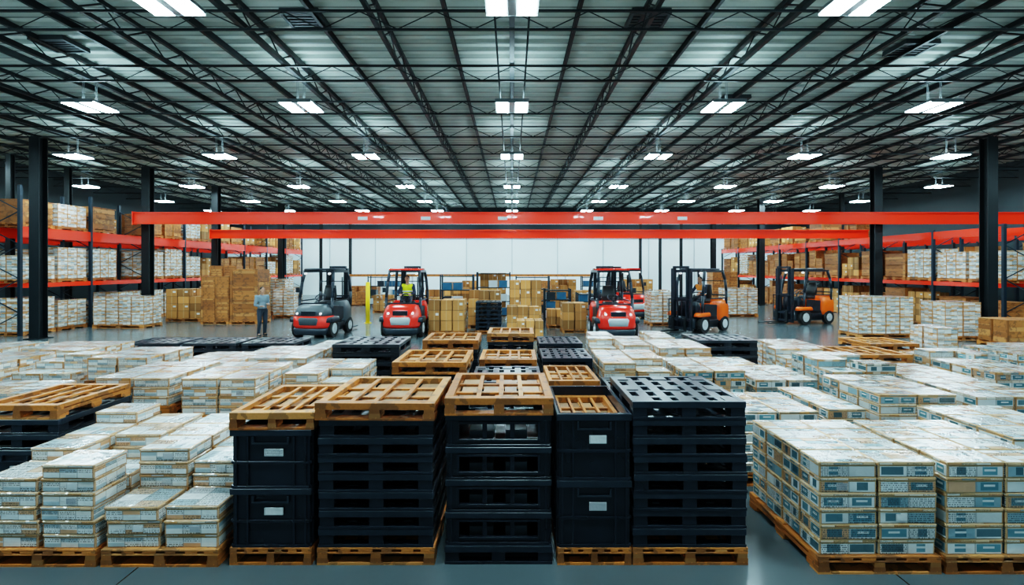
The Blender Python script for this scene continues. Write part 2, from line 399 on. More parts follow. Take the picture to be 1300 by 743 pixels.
# ------------------------------------------------------------ pallets
WP=.14
def pallet_base(root,kids):
    st=MB();st.bx(-.04,.04,-.5,.5,.055,.09)
    for y in(-.5,-.07,.36): st.bx(-.045,.045,y,y+.14,.016,.055)
    sm=st.mesh('stringer',[M['wood']]);bm_=MB().bx(-.475,.475,-.05,.05,0,.016).mesh('bottom_board',[M['wood']])
    for x in(-.43,0,.43):
        o=bpy.data.objects.new('stringer',sm);o.parent=root;o.location.x=x;kids.append(o)
    for y in(-.45,0,.45):
        o=bpy.data.objects.new('bottom_board',bm_);o.parent=root;o.location.y=y;kids.append(o)
def wood_pallet(detail=True):
    deck=MB()
    nb_=6
    for i in range(nb_):
        w_=.085+.03*((i*7)%3)/2;cx=-.475+w_/2+(i/(nb_-1))*(.95-w_)
        deck.bx(cx-w_/2,cx+w_/2,-.5,.5,.104,.124)
    for y in(-.5,-.055,.39): deck.bx(-.475,.475,y,y+.11,.124,.14)
    for y in(-.5,-.06,.38): deck.bx(-.475,.475,y,y+.12,.09,.104)
    if detail:
        root=empty('wooden_pallet',link=False);kids=[deck.obj('deck',[M['wood']],0.002,link=False,parent=root)]
        pallet_base(root,kids);return (root,kids)
    for x in(-.43,0,.43):
        deck.bx(x-.045,x+.045,-.5,.5,.05,.09)
        for y in(-.5,-.07,.36): deck.bx(x-.045,x+.045,y,y+.14,.016,.05)
    for y in(-.5,-.05,.4): deck.bx(-.475,.475,y,y+.1,0,.016)
    return (deck.obj('wooden_pallet',[M['wood']],link=False),[])
def top_pallet(seed):
    rn=random.Random(seed)
    root=empty('wooden_pallet',link=False);kids=[]
    d=MB()
    d.bx(-.475,.475,-.5,-.42,.085,.14);d.bx(-.475,.475,.42,.5,.085,.14)
    d.bx(-.475,-.405,-.42,.42,.10,.14);d.bx(.405,.475,-.42,.42,.10,.14)
    xs=[-.2+rn.uniform(-.02,.02),rn.uniform(-.03,.03),.2+rn.uniform(-.02,.02)]
    for x in xs: d.bx(x-.020,x+.020,-.42,.42,.112,.134)
    yb=[-.16+rn.uniform(-.02,.02),.14+rn.uniform(-.02,.02)]
    for y in yb: d.bx(-.405,.405,y-.026,y+.026,.092,.112)
    kids.append(d.obj('deck_frame',[M['wood_top']],.002,link=False,parent=root))
    X=[-.40]+xs+[.40];Y=[-.42]+yb+[.42]
    q=MB()
    for a,b_ in zip(X,X[1:]):
        for c_,e_ in zip(Y,Y[1:]):
            if rn.random()<.88:
                g=rn.uniform(.02,.035);q.bx(a+g,b_-g,c_+.032,e_-rn.uniform(.03,.07),.078,.092+rn.random()*.008)
    k=q.obj('infill_boards',[M['card']],link=False,parent=root);k['label']='brown worn infill boards inside the frame';k['kind']='stuff';kids.append(k)
    pallet_base(root,kids)
    return (root,kids)
WPN=wood_pallet();WPF=wood_pallet(False);WPT=[top_pallet(i) for i in range(5)]
BP=.147
def black_pallet():
    root=empty('plastic_pallet',link=False)
    d=MB()
    d.bx(-.475,.475,-.5,-.455,.095,.147);d.bx(-.475,.475,.455,.5,.095,.147);d.bx(-.475,-.43,-.455,.455,.095,.147);d.bx(.43,.475,-.455,.455,.095,.147)
    for i in range(1,6): d.bx(-.475+i*.158-.045,-.475+i*.158+.045,-.455,.455,.105,.139)
    for i in(-.30,-.10,.10,.30): d.bx(-.43,.43,i-.030,i+.030,.104,.1395)
    for sx in(-1,0,1):
        for sy in(-1,0,1): d.box((sx*.39,sy*.41,.136),(.14,.15,.02))
    b=MB()
    b.bx(-.475,.475,-.5,-.42,0,.022);b.bx(-.475,.475,.42,.5,0,.022);b.bx(-.475,-.38,-.42,.42,0,.022);b.bx(.38,.475,-.42,.42,0,.022)
    b.bx(-.05,.05,-.42,.42,0,.022);b.bx(-.38,.38,-.04,.04,0,.022)
    for sx in(-1,0,1):
        for sy in(-1,0,1):
            b.box((sx*.41 if sx else 0,sy*.43 if sy else 0,.06),(.12,.12,.078))
    k=[d.obj('deck',[M['black2']],.003,False,root),b.obj('base_frame',[M['black']],.002,False,root)]
    return (root,k)
BPN=black_pallet()
def crate(H,windows,w=.95,dp=1.0):
    root=empty('plastic_crate',link=False);t=.018
    b=MB()
    X=w/2-.02;Y=dp/2-.02
    b.bx(-X,X,-Y,Y,0,.02)
    for s in(-1,1):
        y0,y1=(s*Y-t,s*Y) if s>0 else (s*Y,s*Y+t)
        if windows:
            hw=.34;z0,z1=H*.24,H*.70
            b.bx(-X,-hw,y0,y1,.02,H);b.bx(hw,X,y0,y1,.02,H);b.bx(-hw,hw,y0,y1,.02,z0);b.bx(-hw,hw,y0,y1,z1,H)
            for q in(-.12,.12): b.bx(q-.02,q+.02,y0,y1,z0,z1)
            yy=s*(Y+.006)
            for a,c,e,f in((-hw-.02,-hw,z0-.02,z1+.02),(hw,hw+.02,z0-.02,z1+.02),(-hw,hw,z0-.02,z0),(-hw,hw,z1,z1+.02)):
                b.bx(a,c,yy-.01,yy+.01,e,f)
        else: b.bx(-X,X,y0,y1,.02,H)
        x0,x1=(s*X-t,s*X) if s>0 else (s*X,s*X+t)
        b.bx(x0,x1,-Y+t,Y-t,.02,H)
        n=7
        for i in range(n):
            xx=-X+.03+i*(2*X-.06)/(n-1)
            yy=-Y+.05+i*(2*Y-.1)/(n-1)
            b.bx(s*(X+.008)-.009,s*(X+.008)+.009,yy-.008,yy+.008,.02,H-.05)
            if windows and abs(xx)<.38: continue
            if (not windows) and abs(xx)<.16 : continue
            b.bx(xx-.008,xx+.008,s*(Y+.008)-.010,s*(Y+.008)+.010,.02,H-.05)
        for z in((.0,H*.42) if not windows else (0,)):
            b.bx(-X,X,s*(Y+.006)-.012,s*(Y+.006)+.012,z,z+.022)
            b.bx(s*(X+.006)-.012,s*(X+.006)+.012,-Y,Y,z,z+.022)
    r=MB();rz0,rz1=H-.05,H-.001
    r.bx(-w/2,w/2,-dp/2,-dp/2+.03,rz0,rz1);r.bx(-w/2,w/2,dp/2-.03,dp/2,rz0,rz1)
    r.bx(-w/2,-w/2+.03,-dp/2+.03,dp/2-.03,rz0,rz1);r.bx(w/2-.03,w/2,-dp/2+.03,dp/2-.03,rz0,rz1)
    k=[b.obj('body',[M['black']],0.0015,False,root),r.obj('rim',[M['black2']],.003,False,root)]
    if windows:
        q=MB();q.bx(-.26,-.05,-.36,.3,.021,H*.36);q.bx(.06,.25,-.38,.25,.021,H*.42)
        o=q.obj('contents',[M['greym']],0,False,root);o['label']='grey goods seen through the slots';k.append(o)
    else:
        k.append(MB().bx(-.075,.075,-dp/2-.006,-dp/2+.006,-.028,.028).obj('label_card',[M['label']],0,False,root));k[-1].location=(.03,0,H*.62)
        k[-1]['label']='white printed paper label'
        hd=MB();hd.bx(-.15,.15,-dp/2-.004,-dp/2+.014,H*.76,H*.78);hd.bx(-.15,-.135,-dp/2-.004,-dp/2+.014,H*.78,H*.88);hd.bx(.135,.15,-dp/2-.004,-dp/2+.014,H*.78,H*.88)
        k.append(hd.obj('handle',[M['black2']],0,False,root))
    return (root,k)
CR_BIG=crate(.475,False,.66)
CR_LOW=crate(.265,True,.92,.95)
CR_MID=crate(.475,False,.95)

LW='orange-brown wooden pallet with slatted open deck'
tc_=[0]
def wp(x,y,z,w,d,near=True,lab=None,g=None,rz=0,top=False):
    tc_[0]+=1
    return place(WPT[tc_[0]%5] if top else WPN if near else WPF,(x,y,z),rz,(w/.95,d,1),lab or LW,'pallet',g)
def bp(x,y,z,w,d,g='stacked black plastic pallets',rz=0):
    return place(BPN,(x,y,z),rz,(w/.95,d,1),'black moulded plastic pallet with grid deck in a stack','pallet',g)
def cr(proto,x,y,z,sx=1,sy=1,sz=1,g='stacked black plastic crates'):
    lab='low black plastic crate with open slots in its sides' if proto is CR_LOW else 'black ribbed plastic storage crate in a tall stack'
    return place(proto,(x,y,z),0,(sx,sy,sz),lab,'crate',g)
TOPL='weathered orange wooden pallet with framed open top on a black stack'
D0=4.13;yc=D0+.5
# A
x=-1.95
wp(x,yc,0,.66,1.0,lab='narrow wooden pallet under a stack of black crates')
cr(CR_BIG,x,yc,WP);cr(CR_BIG,x,yc,WP+.475);wp(x,yc,WP+.95,.68,1.0,lab=TOPL,rz=.02,top=True)
# B
x=-1.10
wp(x,yc,0,.95,1.0,lab='wooden pallet under a stack of black plastic pallets')
for i in range(7): bp(x+R(-.006,.006),yc+R(-.008,.008),WP+i*BP,.93,.98)
wp(x,yc,WP+7*BP,.97,1.02,lab=TOPL,rz=-.015,top=True)
# C
x=-.11
bp(x,yc,0,.87,.98)
for i in range(4): cr(CR_LOW,x,yc,BP+i*.265,.94,1)
wp(x,yc,BP+4*.265,.88,1.0,lab=TOPL,rz=.01,top=True)
# D
x=.665
wp(x,yc,0,.60,1.0,lab='narrow wooden pallet under a stack of black crates')
CZ=.54/.475
cr(CR_BIG,x,yc,WP,.92,1,CZ);cr(CR_BIG,x,yc,WP+.54,.92,1,CZ)
for i in range(3): wp(x,yc,WP+.54+.023+i*(WP+.005),.52,.92,lab='small wooden pallet nested inside the black crate',top=True)
# E
x=1.44
wp(x,yc,0,.93,1.0,lab='wooden pallet under a stack of black plastic pallets')
for i in range(8): bp(x+R(-.006,.006),yc+R(-.008,.008),WP+i*BP,.92,.98)
def stack(x,yf,w,h,top,d=1.0):
    yc=yf+d/2
    wp(x,yc,0,w,d,False);z=WP
    n=max(1,round((h-WP-(WP if top=='w' else 0))/BP))
    for i in range(n): bp(x+R(-.006,.006),yc+R(-.008,.008),z+i*BP,w*.98,d*.98)
    z+=n*BP
    if top=='w': wp(x,yc,z,w,d,True,lab=TOPL,rz=R(-.03,.03),top=True)
stack(-.95,5.9,.86,1.27,'w',.92);stack(-.93,7.7,.84,1.27,'w',.9)
stack(-.06,5.5,.80,1.16,'b',.9);stack(-.05,6.9,.78,1.22,'w',.85);stack(-.02,8.5,.78,1.27,'w',.85)
stack(.68,5.6,.56,1.13,'w',.9);stack(.76,6.95,.70,1.16,'b',.9);stack(.80,8.3,.72,1.16,'b',.9)
stack(1.55,5.45,.9,1.05,'b')
stack(-2.35,8.2,1.1,1.16,'b')
stack(4.1,9.7,1.15,1.02,'b')
stack(-1.95,5.5,.7,.87,'w')
stack(-8.0,11.3,1.2,.73,'b');stack(-6.7,11.3,1.2,.73,'b');stack(-5.4,11.3,1.2,.73,'b')
wp(-4.86,5.5,0,.86,1.0,False);cr(CR_MID,-4.86,5.5,WP,.9)
for i in range(2): bp(-4.86,5.5,WP+.475+i*BP,.84,.98)
wp(-4.86,5.5,WP+.475+2*BP,.80,.96,True,lab=TOPL,top=True)

# ------------------------------------------------------------ cartons
CW,CD,CH=.43,.345,.112
whites=[];browns=[];crates_=[]
def load(x0,y0,nx,ny,hs,var,side,cw=CW,cd=CD,ch=CH,z0=WP,gap=.026,jit=.018,pal=True,near=False,vary=0):
    W_=nx*(cw+gap);D_=ny*(cd+gap)
    if pal: wp(x0+W_/2-gap/2,y0+D_/2-gap/2,z0-WP,max(W_,.6)+.03,D_+.03,near,lab='wooden pallet carrying stacked printed cartons')
    H=[[(hs(i,j) if callable(hs) else hs)+(random.choice((-1,0,0,0,0,-2))*vary) for j in range(ny)] for i in range(nx)]
    for i in range(nx):
        for j in range(ny):
            for k in range(H[i][j]):
                vis=(k>=H[i][j]-1) or (k>=(H[i][j-1] if j>0 else 0))
                if not vis and side=='r': vis=(i==nx-1) or k>=H[i+1][j]
                if not vis and side=='l': vis=(i==0) or k>=H[i-1][j]
                rr,a1,a2=R(-jit,jit),R(-jit,jit)*.45,R(-jit,jit)*.4
                if vis or y0<13:
                    whites.append((x0+cw/2+i*(cw+gap)+a1,y0+cd/2+j*(cd+gap)+a2,z0+k*ch,cw,cd,ch-.001,rr,var,vis))
def load2(x,y,h1,h2,var='w',side='r',**k):
    load(x,y,2,3,h1,var,side,jit=.008);load(x,y,2,3,h2,var,side,z0=WP*2+h1*CH,**k)
# front left
load(-3.27,4.13,2,4,lambda i,j:[[3,6,6,6],[3,5,5,6]][i][j],'w','r',near=True,jit=.03)
load(-4.25,4.13,2,4,lambda i,j:[[5,6,6,7],[6,4,6,6]][i][j],'w','r',near=True,jit=.03)
# front right
load(2.42,4.03,2,4,6,'t','l',near=True,cw=.45,cd=.265,gap=.018,jit=.012,ch=.122)
load(3.42,4.03,2,4,6,'t','l',near=True,cw=.45,cd=.265,gap=.018,jit=.012,ch=.122)
load(4.5,4.6,2,3,6,'t','l',ch=.122)
# left field
load2(-5.05,6.2,4,3);load2(-4.0,6.2,3,4,vary=1)
load(-2.92,6.6,2,3,lambda i,j:8-(i&(j==0)),'w','r')
load(-6.6,6.0,2,3,7,'w','r',vary=1);load2(-6.3,7.6,4,3)
for k,x in enumerate((-9.9,-8.7,-7.5,-5.1,-4.0)):
    if k%2: load2(x,7.75,3,3)
    else: load(x,7.75+R(-.1,.1),2,3,8,'w','r',vary=1)
for k,x in enumerate((-10.9,-9.7,-8.5,-7.3,-6.1,-4.9,-3.75)):
    hh=random.choice((5,6,7));load(x,9.3+R(-.1,.1),2,3,hh,'w','r')
for k,x in enumerate((-12.8,-11.6,-10.3,-3.9)):
    load(x,10.75,2,3,5,'w','r')
# right field
load(2.5,5.65,2,3,6,'t','l',cd=.28);load(3.55,5.75,1,3,6,'t','l');load2(4.2,5.85,3,3,'t','l');load(5.3,5.85,2,3,7,'t','l')
load(1.2,6.75,2,3,9,'w','l',vary=1);load2(2.4,7.2,3,3,'t','l');load(3.45,7.25,2,3,6,'t','l')
load(4.55,7.25,2,3,8,'t','l',vary=1);load2(5.7,7.3,2,3,'t','l');load(6.8,7.2,2,3,7,'t','l')
load(1.35,8.3,2,3,9,'w','l',vary=1);load(2.5,8.7,2,3,8,'w','l');load(3.6,8.4,1,2,6,'w','l');load(7.4,8.7,2,3,7,'t','l',vary=1);load(8.6,8.7,2,3,7,'t','l')
load(4.8,8.6,2,3,7,'w','l',vary=1);load(1.6,9.9,2,3,8,'w','l',vary=1);load(2.75,10.0,1,3,8,'w','l')
load(5.4,10.3,2,3,6,'w','l');load(8.8,10.6,1,2,9,'w','l');load(10.1,9.8,2,3,6,'w','l');load(11.3,10.0,2,3,6,'w','l')
stack(6.5,9.0,1.1,.85,'w');stack(7.7,10.3,1.0,.8,'w')
BW,BD,BH=.48,.5,.14
load(-16.6,20.3,4,2,8,'w','r',BW,BD,BH);load(11.9,17.6,4,2,9,'w','l',.46,BD,BH,gap=.02,jit=.008);load(14.3,16.9,2,2,8,'w','l',.58,BD,BH,gap=.02,jit=.008)
load(5.75,21.2,2,2,9,'w','l',BW,BD,BH);load(10.5,25,3,2,9,'w','l',BW,BD,BH);load(-13.2,26.4,3,2,12,'w','r',BW,BD,BH)
load(-11.4,24.4,2,2,9,'w','r',BW,BD,BH)

def bload(x0,y0,W_,D_,H,side,z0=WP,size=.5,pal=True,kind='b'):
    if pal: wp(x0+W_/2,y0+D_/2,z0-WP,W_,D_,False,lab='wooden pallet carrying brown boxes')
    nx=max(1,round(W_/size));ny=max(1,round(D_/size));nz=max(1,round(H/(size*.72)))
    a,b_,c=W_/nx,D_/ny,H/nz
    for i in range(nx):
        for j in range(ny):
            top=nz-(1 if (random.random()<.3 and nz>2) else 0)
            for k in range(top):
                if j==0 or k==top-1 or (side=='r' and i==nx-1) or (side=='l' and i==0) or k>=nz-2:
                    it=(x0+a*(i+.5),y0+b_*(j+.5),z0+k*c,a-.025,b_-.025,c-.002,R(-.02,.02) if kind=='b' else 0)
                    (browns if kind=='b' else crates_).append(it)
# centre clusters
bload(-3.0,18.3,1.3,1.1,1.1,'l',size=.48);bload(-.2,18.4,1.2,1.1,.85,'l',size=.42);bload(1.85,18.8,.9,1.0,.95,'l',size=.48)
bload(-1.75,20.2,1.3,1.1,1.35,'l',size=.48);bload(-.1,20.6,1.3,1.1,1.75,'l',size=.5)
bload(.15,16.9,.9,.9,.5,'l',size=.3);bload(1.4,20.3,.7,.8,.6,'l',size=.35)
bload(-1.6,25.4,1.3,1.0,2.0,'l',size=.45);bload(3.2,25.8,1.2,1.0,1.1,'l',size=.45);bload(-4.6,26.5,1.0,1.0,1.1,'l',size=.5)
bload(-7.4,27.2,1.1,1.0,.8,'l',size=.4);bload(2.2,28.6,1.4,1.0,1.6,'l',size=.45);bload(-3.4,29.5,1.4,1.0,1.5,'l',size=.5);bload(7.6,28.5,1.2,1.0,1.0,'l',size=.45)
wp(-.85,18.95,0,.95,1.0,False)
for i in range(7): bp(-.85,18.95,WP+i*BP,.93,.98)
for xx,w_,h_ in((-10.5,2.0,1.1),(-4.6,1.6,1.3),(1.6,1.8,1.4),(7.2,2.0,1.5),(12.8,1.6,2)):
    bload(xx,33+R(-1,1),w_,1.1,h_,'l',size=.6,kind=random.choice('bbc'))
bload(-13.2,21.7,1.2,1.2,2.35,'r',size=.6,kind='c');bload(-11.98,21.7,1.2,1.2,2.2,'r',size=1.0,kind='c')
bload(-15.5,22.9,1.6,1.1,1.3,'r',size=.5);bload(-13.6,24.6,1.5,1.1,1.9,'r',size=.5)
bload(14.7,15.2,1.3,1.0,.7,'l',size=.65,kind='c');bload(17.1,15.6,1.3,1.0,.9,'l',size=.65,kind='c')
# racks
def rack(sgn,X,y0,nb,bay,zs,uph):
    r=empty('pallet_rack',(sgn*X,y0,0));tag(r,'steel pallet rack with red load beams and dark uprights','pallet rack')
    for i in range(nb+1):
        u=MB();yy=i*bay
        for xx in(0,sgn*1.15):
            u.bx(xx-.05,xx+.05,-.05,.05,0,uph)
        z=.2;f=0
        while z<uph-.7:
            u.beam((0 if f else sgn*1.15,0,z),(sgn*1.15 if f else 0,0,z+.6),.03,.03);z+=.6;f=1-f
        u.obj('upright_frame',[M['rackblue']],parent=r,loc=(0,yy,0))
    for z,hh in zs:
        for i in range(nb):
            for xx in(-sgn*.0,sgn*1.15):
                MB().bx(-.045,.045,.055,bay-.055,-hh,0).obj('load_beam',[M['red']],parent=r,loc=(xx,i*bay,z))
    return r
nb=8;bay=3.0
for sgn in(-1,1):
  for X in(17.2,20.6):
    y0=17.9
    rack(sgn,X,y0,nb,bay,((1.85,.16),(3.85,.38 if sgn<0 else .28)),5.3 if sgn<0 else 3.94)
    sd='r' if sgn<0 else 'l'
    for i in range(nb):
        for q in(.1,1.53):
            yy=y0+i*bay+q;xl=(-X-1.15+.02) if sgn<0 else X+.02
            for lv,zb in enumerate((0,1.851,3.851)):
                if X>18 and (lv==0 or i>4): continue
                if sgn>0 and lv==2 and yy<28: continue
                if random.random()<(.05 if lv<2 else .2): continue
                z0=zb+WP
                hh=[1.4,1.42,1.1][lv]*R(.65,1)
                t=random.random()
                if (sgn<0 and i<3 and lv<2) or (sgn<0 and lv<2 and t<.3) or (t<.12):
                    n=int(hh/.17);load(xl,yy,2,3,n,'w',sd,.54,.42,.17,z0,pal=True,gap=.015,jit=.008)
                elif t<(.6 if sgn<0 else .35): bload(xl,yy,1.1,1.3,hh,sd,z0,R(.36,.55),kind='b')
                else: bload(xl,yy,1.1,1.3,hh,sd,z0,R(.45,1.1),kind='c')

def carton_proto(v,labelled):
    b=MB().bx(-CW/2,CW/2,-CD/2,CD/2,0,CH*.76,(1,0,1,1,1,1))
    root=b.obj('printed_carton',[M[v+'_top'],M[v+'_side']],0.006,False)
    k=[MB().bx(-CW/2-.004,CW/2+.004,-CD/2-.004,CD/2+.004,CH*.76,CH,(1,0,1,1,1,1)).obj('lid',[M[v+'_top'],M[v+'_lid']],0.007,False,root)]
    if labelled:
        o=MB().bx(-.04,.04,-CD/2-.0065,-CD/2+.002,.02,.07).obj('label_sticker',[M['label']],0,False,root);o.location.x=R(-.1,.12);k.append(o)
    return (root,k)
CP={(v,l):carton_proto(v,l) for v in'wt' for l in(0,1)}
whites.sort(key=lambda t:(not t[8],t[0]**2+t[1]**2))
print('whites',len(whites),'browns',len(browns),'crates',len(crates_))
LB={'w':'flat white carton with orange and grey printing, stacked on pallet','t':'flat carton with teal side panels and printed white top'}
NC=320
for n,(x,y,z,a,b_,c,rz,v,_) in enumerate(whites[:NC]):
    place(CP[(v,1 if random.random()<.15 else 0)],(x,y,z),rz,(a/CW,b_/CD,c/CH),LB[v],'carton','flat printed cartons stacked on pallets')
mb=MB()
for (x,y,z,a,b_,c,rz,v,_) in whites[NC:]:
    o=0 if v=='w' else 3
    mb.box((x,y,z+c*.37),(a,b_,c*.74),(o+1,o,o+1,o+1,o+1,o+1),rz)
    mb.box((x,y,z+c*.87),(a*1.015,b_*1.02,c*.26),(o+2,o,o+2,o+2,o+2,o+2),rz)
r=mb.obj('printed_cartons',[M[k] for k in('w_top','w_side','w_lid','t_top','t_side','t_lid')]);r['kind']='stuff'
tag(r,'many flat printed white cartons stacked on pallets and racks','cartons','flat printed cartons stacked on pallets')
bpro=(MB().bx(-.5,.5,-.5,.5,0,1).obj('cardboard_box',[M['brown']],0.012,False),[])
browns.sort(key=lambda t:t[0]**2+t[1]**2)
for (x,y,z,a,b_,c,rz) in browns[:300]:
    place(bpro,(x,y,z),rz,(a,b_,c),'brown corrugated cardboard box with tape seam on a pallet','cardboard box','brown cardboard boxes')
if len(browns)>300:
    mb=MB()
    for (x,y,z,a,b_,c,rz) in browns[300:]: mb.box((x,y,z+c/2),(a,b_,c),0,rz)
    r=mb.obj('cardboard_boxes',[M['brown']]);r['kind']='stuff';tag(r,'many brown cardboard boxes stacked on distant racks','cardboard boxes','brown cardboard boxes')
def crate_mesh(mb,M4=None):
    def bx(x0,x1,y0,y1,z0,z1):
        c=Vector(((x0+x1)/2,(y0+y1)/2,(z0+z1)/2));d=(x1-x0,y1-y0,z1-z0)
        if M4:
            x,y,z,a,b_,c_=M4;mb.box((x+c.x*a,y+c.y*b_,z+c.z*c_),(d[0]*a,d[1]*b_,d[2]*c_))
        else: mb.box(tuple(c),d)
    bx(-.46,.46,-.46,.46,.02,.97)
    for k in range(4): bx(-.48,.48,-.485,-.46,.04+k*.235,.04+k*.235+.19)
    for k in range(4):
        for s in(-1,1): bx(*( (s*.46,s*.485) if s>0 else (-.485,-.46)),-.46,.46,.04+k*.235,.04+k*.235+.19)
    for s in(-1,1):
        bx(s*.45-.05,s*.45+.05,-.5,-.485,0,1);bx(*((.485,.5) if s>0 else (-.5,-.485)),-.5,-.4,0,1)
    bx(-.4,.4,-.5,-.485,0,.1);bx(-.4,.4,-.5,-.485,.9,1)
    bx(-.5,.5,-.485,.5,.97,1)
mb=MB();crate_mesh(mb);cpro=(mb.obj('wooden_crate',[M['wood_dark']],0,False),[])
crates_.sort(key=lambda t:t[0]**2+t[1]**2)
for (x,y,z,a,b_,c,rz) in crates_[:300]:
    place(cpro,(x,y,z),0,(a,b_,c),'slatted brown wooden crate with corner battens','wooden crate','wooden crates')
if len(crates_)>300:
    mb=MB()
    for t in crates_[300:]: crate_mesh(mb,t[:6])
    r=mb.obj('wooden_crates',[M['wood_dark']]);r['kind']='stuff';tag(r,'many slatted wooden crates on distant racks','wooden crates','wooden crates')

# ------------------------------------------------------------ trucks
def wheel(parent,x,y,r,w):
    o=MB();o.cyl((-w/2,0,0),(w/2,0,0),r,n=28)
    for i in range(16):
        t=2*math.pi*i/16;o.box((0,math.cos(t)*r,math.sin(t)*r),(w*.9,.03,.012),matrix=Matrix.Rotation(t,3,'X'))
    o=o.obj('wheel',[M['rubber']],parent=parent,loc=(x,y,r))
    h=MB();s=1 if x>0 else -1
    h.cyl((s*w*.5,0,0),(s*(w*.5+.012),0,0),r*.6,r*.55,n=20);h.cyl((s*w*.5,0,0),(s*(w*.5+.035),0,0),r*.2,n=12)
    h.obj('hub',[M['greyw']],parent=o)
def truck(loc,rz,paint,mast,lab,roof='black2',rear=None,bump='greyw',hood2=None):
    r=empty('forklift',loc,rz);tag(r,lab,'forklift');r.scale=(1.04,1,1.08)
    P=M[paint];PR=M[rear] if rear else P
    ch=MB();ch.loft([(.14,0,0,.46,1.0),(.2,0,0,.5,1.05),(.5,0,0,.5,1.05),(.54,0,0,.48,1.0)],8)
    ch.bx(-.62,.62,-.28,.3,.3,.36);ch.bx(-.62,-.55,-.28,.3,.3,.42);ch.bx(.55,.62,-.28,.3,.3,.42)
    ch.obj('chassis',[M['black2']],parent=r)
    if not mast:
        if hood2:
            MB().loft([(.32,0,-.74,.60,.38),(.40,0,-.74,.635,.42),(.70,0,-.73,.63,.42)],3.0,40).obj('front_hood',[P],parent=r)
            MB().loft([(.70,0,-.73,.625,.415),(.88,0,-.69,.58,.37),(1.00,0,-.65,.52,.30),(1.05,0,-.60,.42,.22)],3.0,40).obj('hood_cover',[M[hood2]],parent=r)['label']='dark grey upper hood cover'
        else:
            MB().loft([(.32,0,-.74,.60,.38),(.40,0,-.74,.635,.42),(.68,0,-.73,.63,.42),(.88,0,-.69,.58,.37),(1.00,0,-.65,.52,.30),(1.05,0,-.60,.42,.22)],3.0,40).obj('front_hood',[P],parent=r)
        bb=MB();bb.loft([(.10,0,-.78,.52,.32),(.15,0,-.78,.58,.36),(.28,0,-.78,.60,.38),(.32,0,-.77,.58,.34)],4.0,36)
        bb.obj('front_bumper',[M['black2']],parent=r)
        MB().loft([(.42,0,-1.12,.30,.05),(.60,0,-1.12,.34,.05),(.66,0,-1.11,.30,.05)],4,24).obj('front_panel',[M[bump]],parent=r)['label']='light grey front panel'
        g=MB();g.bx(-.24,.24,-1.135,-1.05,.72,.86)
        for k in range(3): g.bx(-.22,.22,-1.15,-1.135,.74+k*.045,.755+k*.045)
        g.obj('grille',[M['black2']],parent=r)
        for s in(-1,1):
            MB().cyl((s*.40,-1.10,.78),(s*.40,-1.0,.78),.035,n=18).obj('headlamp',[M['head']],parent=r)
            MB().loft([(.5,s*.6,-.66,.14,.36),(.62,s*.6,-.66,.14,.34),(.66,s*.6,-.66,.12,.28)],5,20).obj('fender',[M['black2']],parent=r)
        back=.58
    else:
        back=.72
        for s in(-1,1):
            MB().loft([(.56,s*.56,-.62,.14,.40),(.66,s*.56,-.62,.14,.36),(.70,s*.56,-.62,.12,.3)],5,20).obj('fender',[P],parent=r)
        MB().loft([(.54,0,-.62,.44,.2),(.9,0,-.62,.42,.16),(1.05,0,-.64,.38,.12)],5).obj('dashboard',[M['black2']],parent=r)
    MB().loft([(.36,0,back,.58,.36),(.5,0,back+.03,.62,.40),(.85,0,back+.03,.62,.40),(1.04,0,back,.58,.36),(1.12,0,back-.02,.5,.30)],4).obj('counterweight',[PR],parent=r)
    MB().loft([(.54,0,.22,.50,.34),(.9,0,.22,.48,.32),(.97,0,.22,.42,.28)],6).obj('engine_cover',[PR],parent=r)
    for s in(-1,1):
        MB().beam((s*.565,-.50,.78),(s*.565,.25,.72),.035,.42).obj('side_panel',[M['black2']],parent=r)
    st=MB();st.loft([(.97,0,.2,.24,.24),(1.08,0,.2,.26,.26),(1.11,0,.2,.22,.22)],5)
    st.loft([(1.05,0,.42,.22,.07),(1.3,0,.46,.24,.07),(1.62,0,.50,.19,.06)],4);st.obj('seat',[M['seat']],parent=r)
    sw=MB();sw.torus((0,-.27,1.26),.17,.018,.6);sw.cyl((0,-.27,1.26),(0,-.52,.95),.03,n=8);sw.beam((-.16,-.27,1.26),(.16,-.27,1.26),.03,.012)
    sw.obj('steering_wheel',[M['black2']],parent=r)
    g=MB();T=2.10
    yb=-.62 if not mast else -.66
    for s in(-1,1):
        pts=[(s*.575,yb,.62),(s*.575,yb+.04,1.25),(s*.545,yb+.14,1.75),(s*.50,yb+.26,T)]
        for a,b_ in zip(pts,pts[1:]): g.cyl(a,b_,.052,n=10)
        pts=[(s*.575,.86,.95),(s*.575,.88,1.4),(s*.545,.84,1.8),(s*.50,.74,T)]
        for a,b_ in zip(pts,pts[1:]): g.cyl(a,b_,.052,n=10)
        g.beam((s*.5,yb+.22,T),(s*.5,.80,T),.09,.07)
        g.beam((s*.56,yb+.05,1.15),(s*.56,.86,1.15),.03,.04)
    g.beam((-.56,.86,1.25),(.56,.86,1.25),.04,.05);g.beam((-.54,.85,1.75),(.54,.85,1.75),.03,.03)
    g.beam((-.56,yb+.02,1.06),(.56,yb+.02,1.06),.05,.06)
    for k in range(9): g.beam((-.5,yb+.24+k*.145,T),(.5,yb+.24+k*.145,T),.05 if k in(0,8) else .03,.05)
    g.obj('overhead_guard',[M['black2']],parent=r)
    o=MB();o.loft([(T+.037,0,.08 if not mast else .04,.56,.56),(T+.075,0,.08,.57,.57),(T+.10,0,.08,.53,.53)],6,32);o=o.obj('roof_panel',[M[roof]],parent=r)
    for s in(-1,1):
        MB().cyl((s*.42,yb+.10,T-.07),(s*.42,yb+.18,T-.07),.035,n=14).obj('work_lamp',[M['head']],parent=r)
        MB().beam((s*.60,yb+.05,1.50),(s*.70,yb+.0,1.50),.02,.16).obj('mirror',[M['black2']],parent=r)
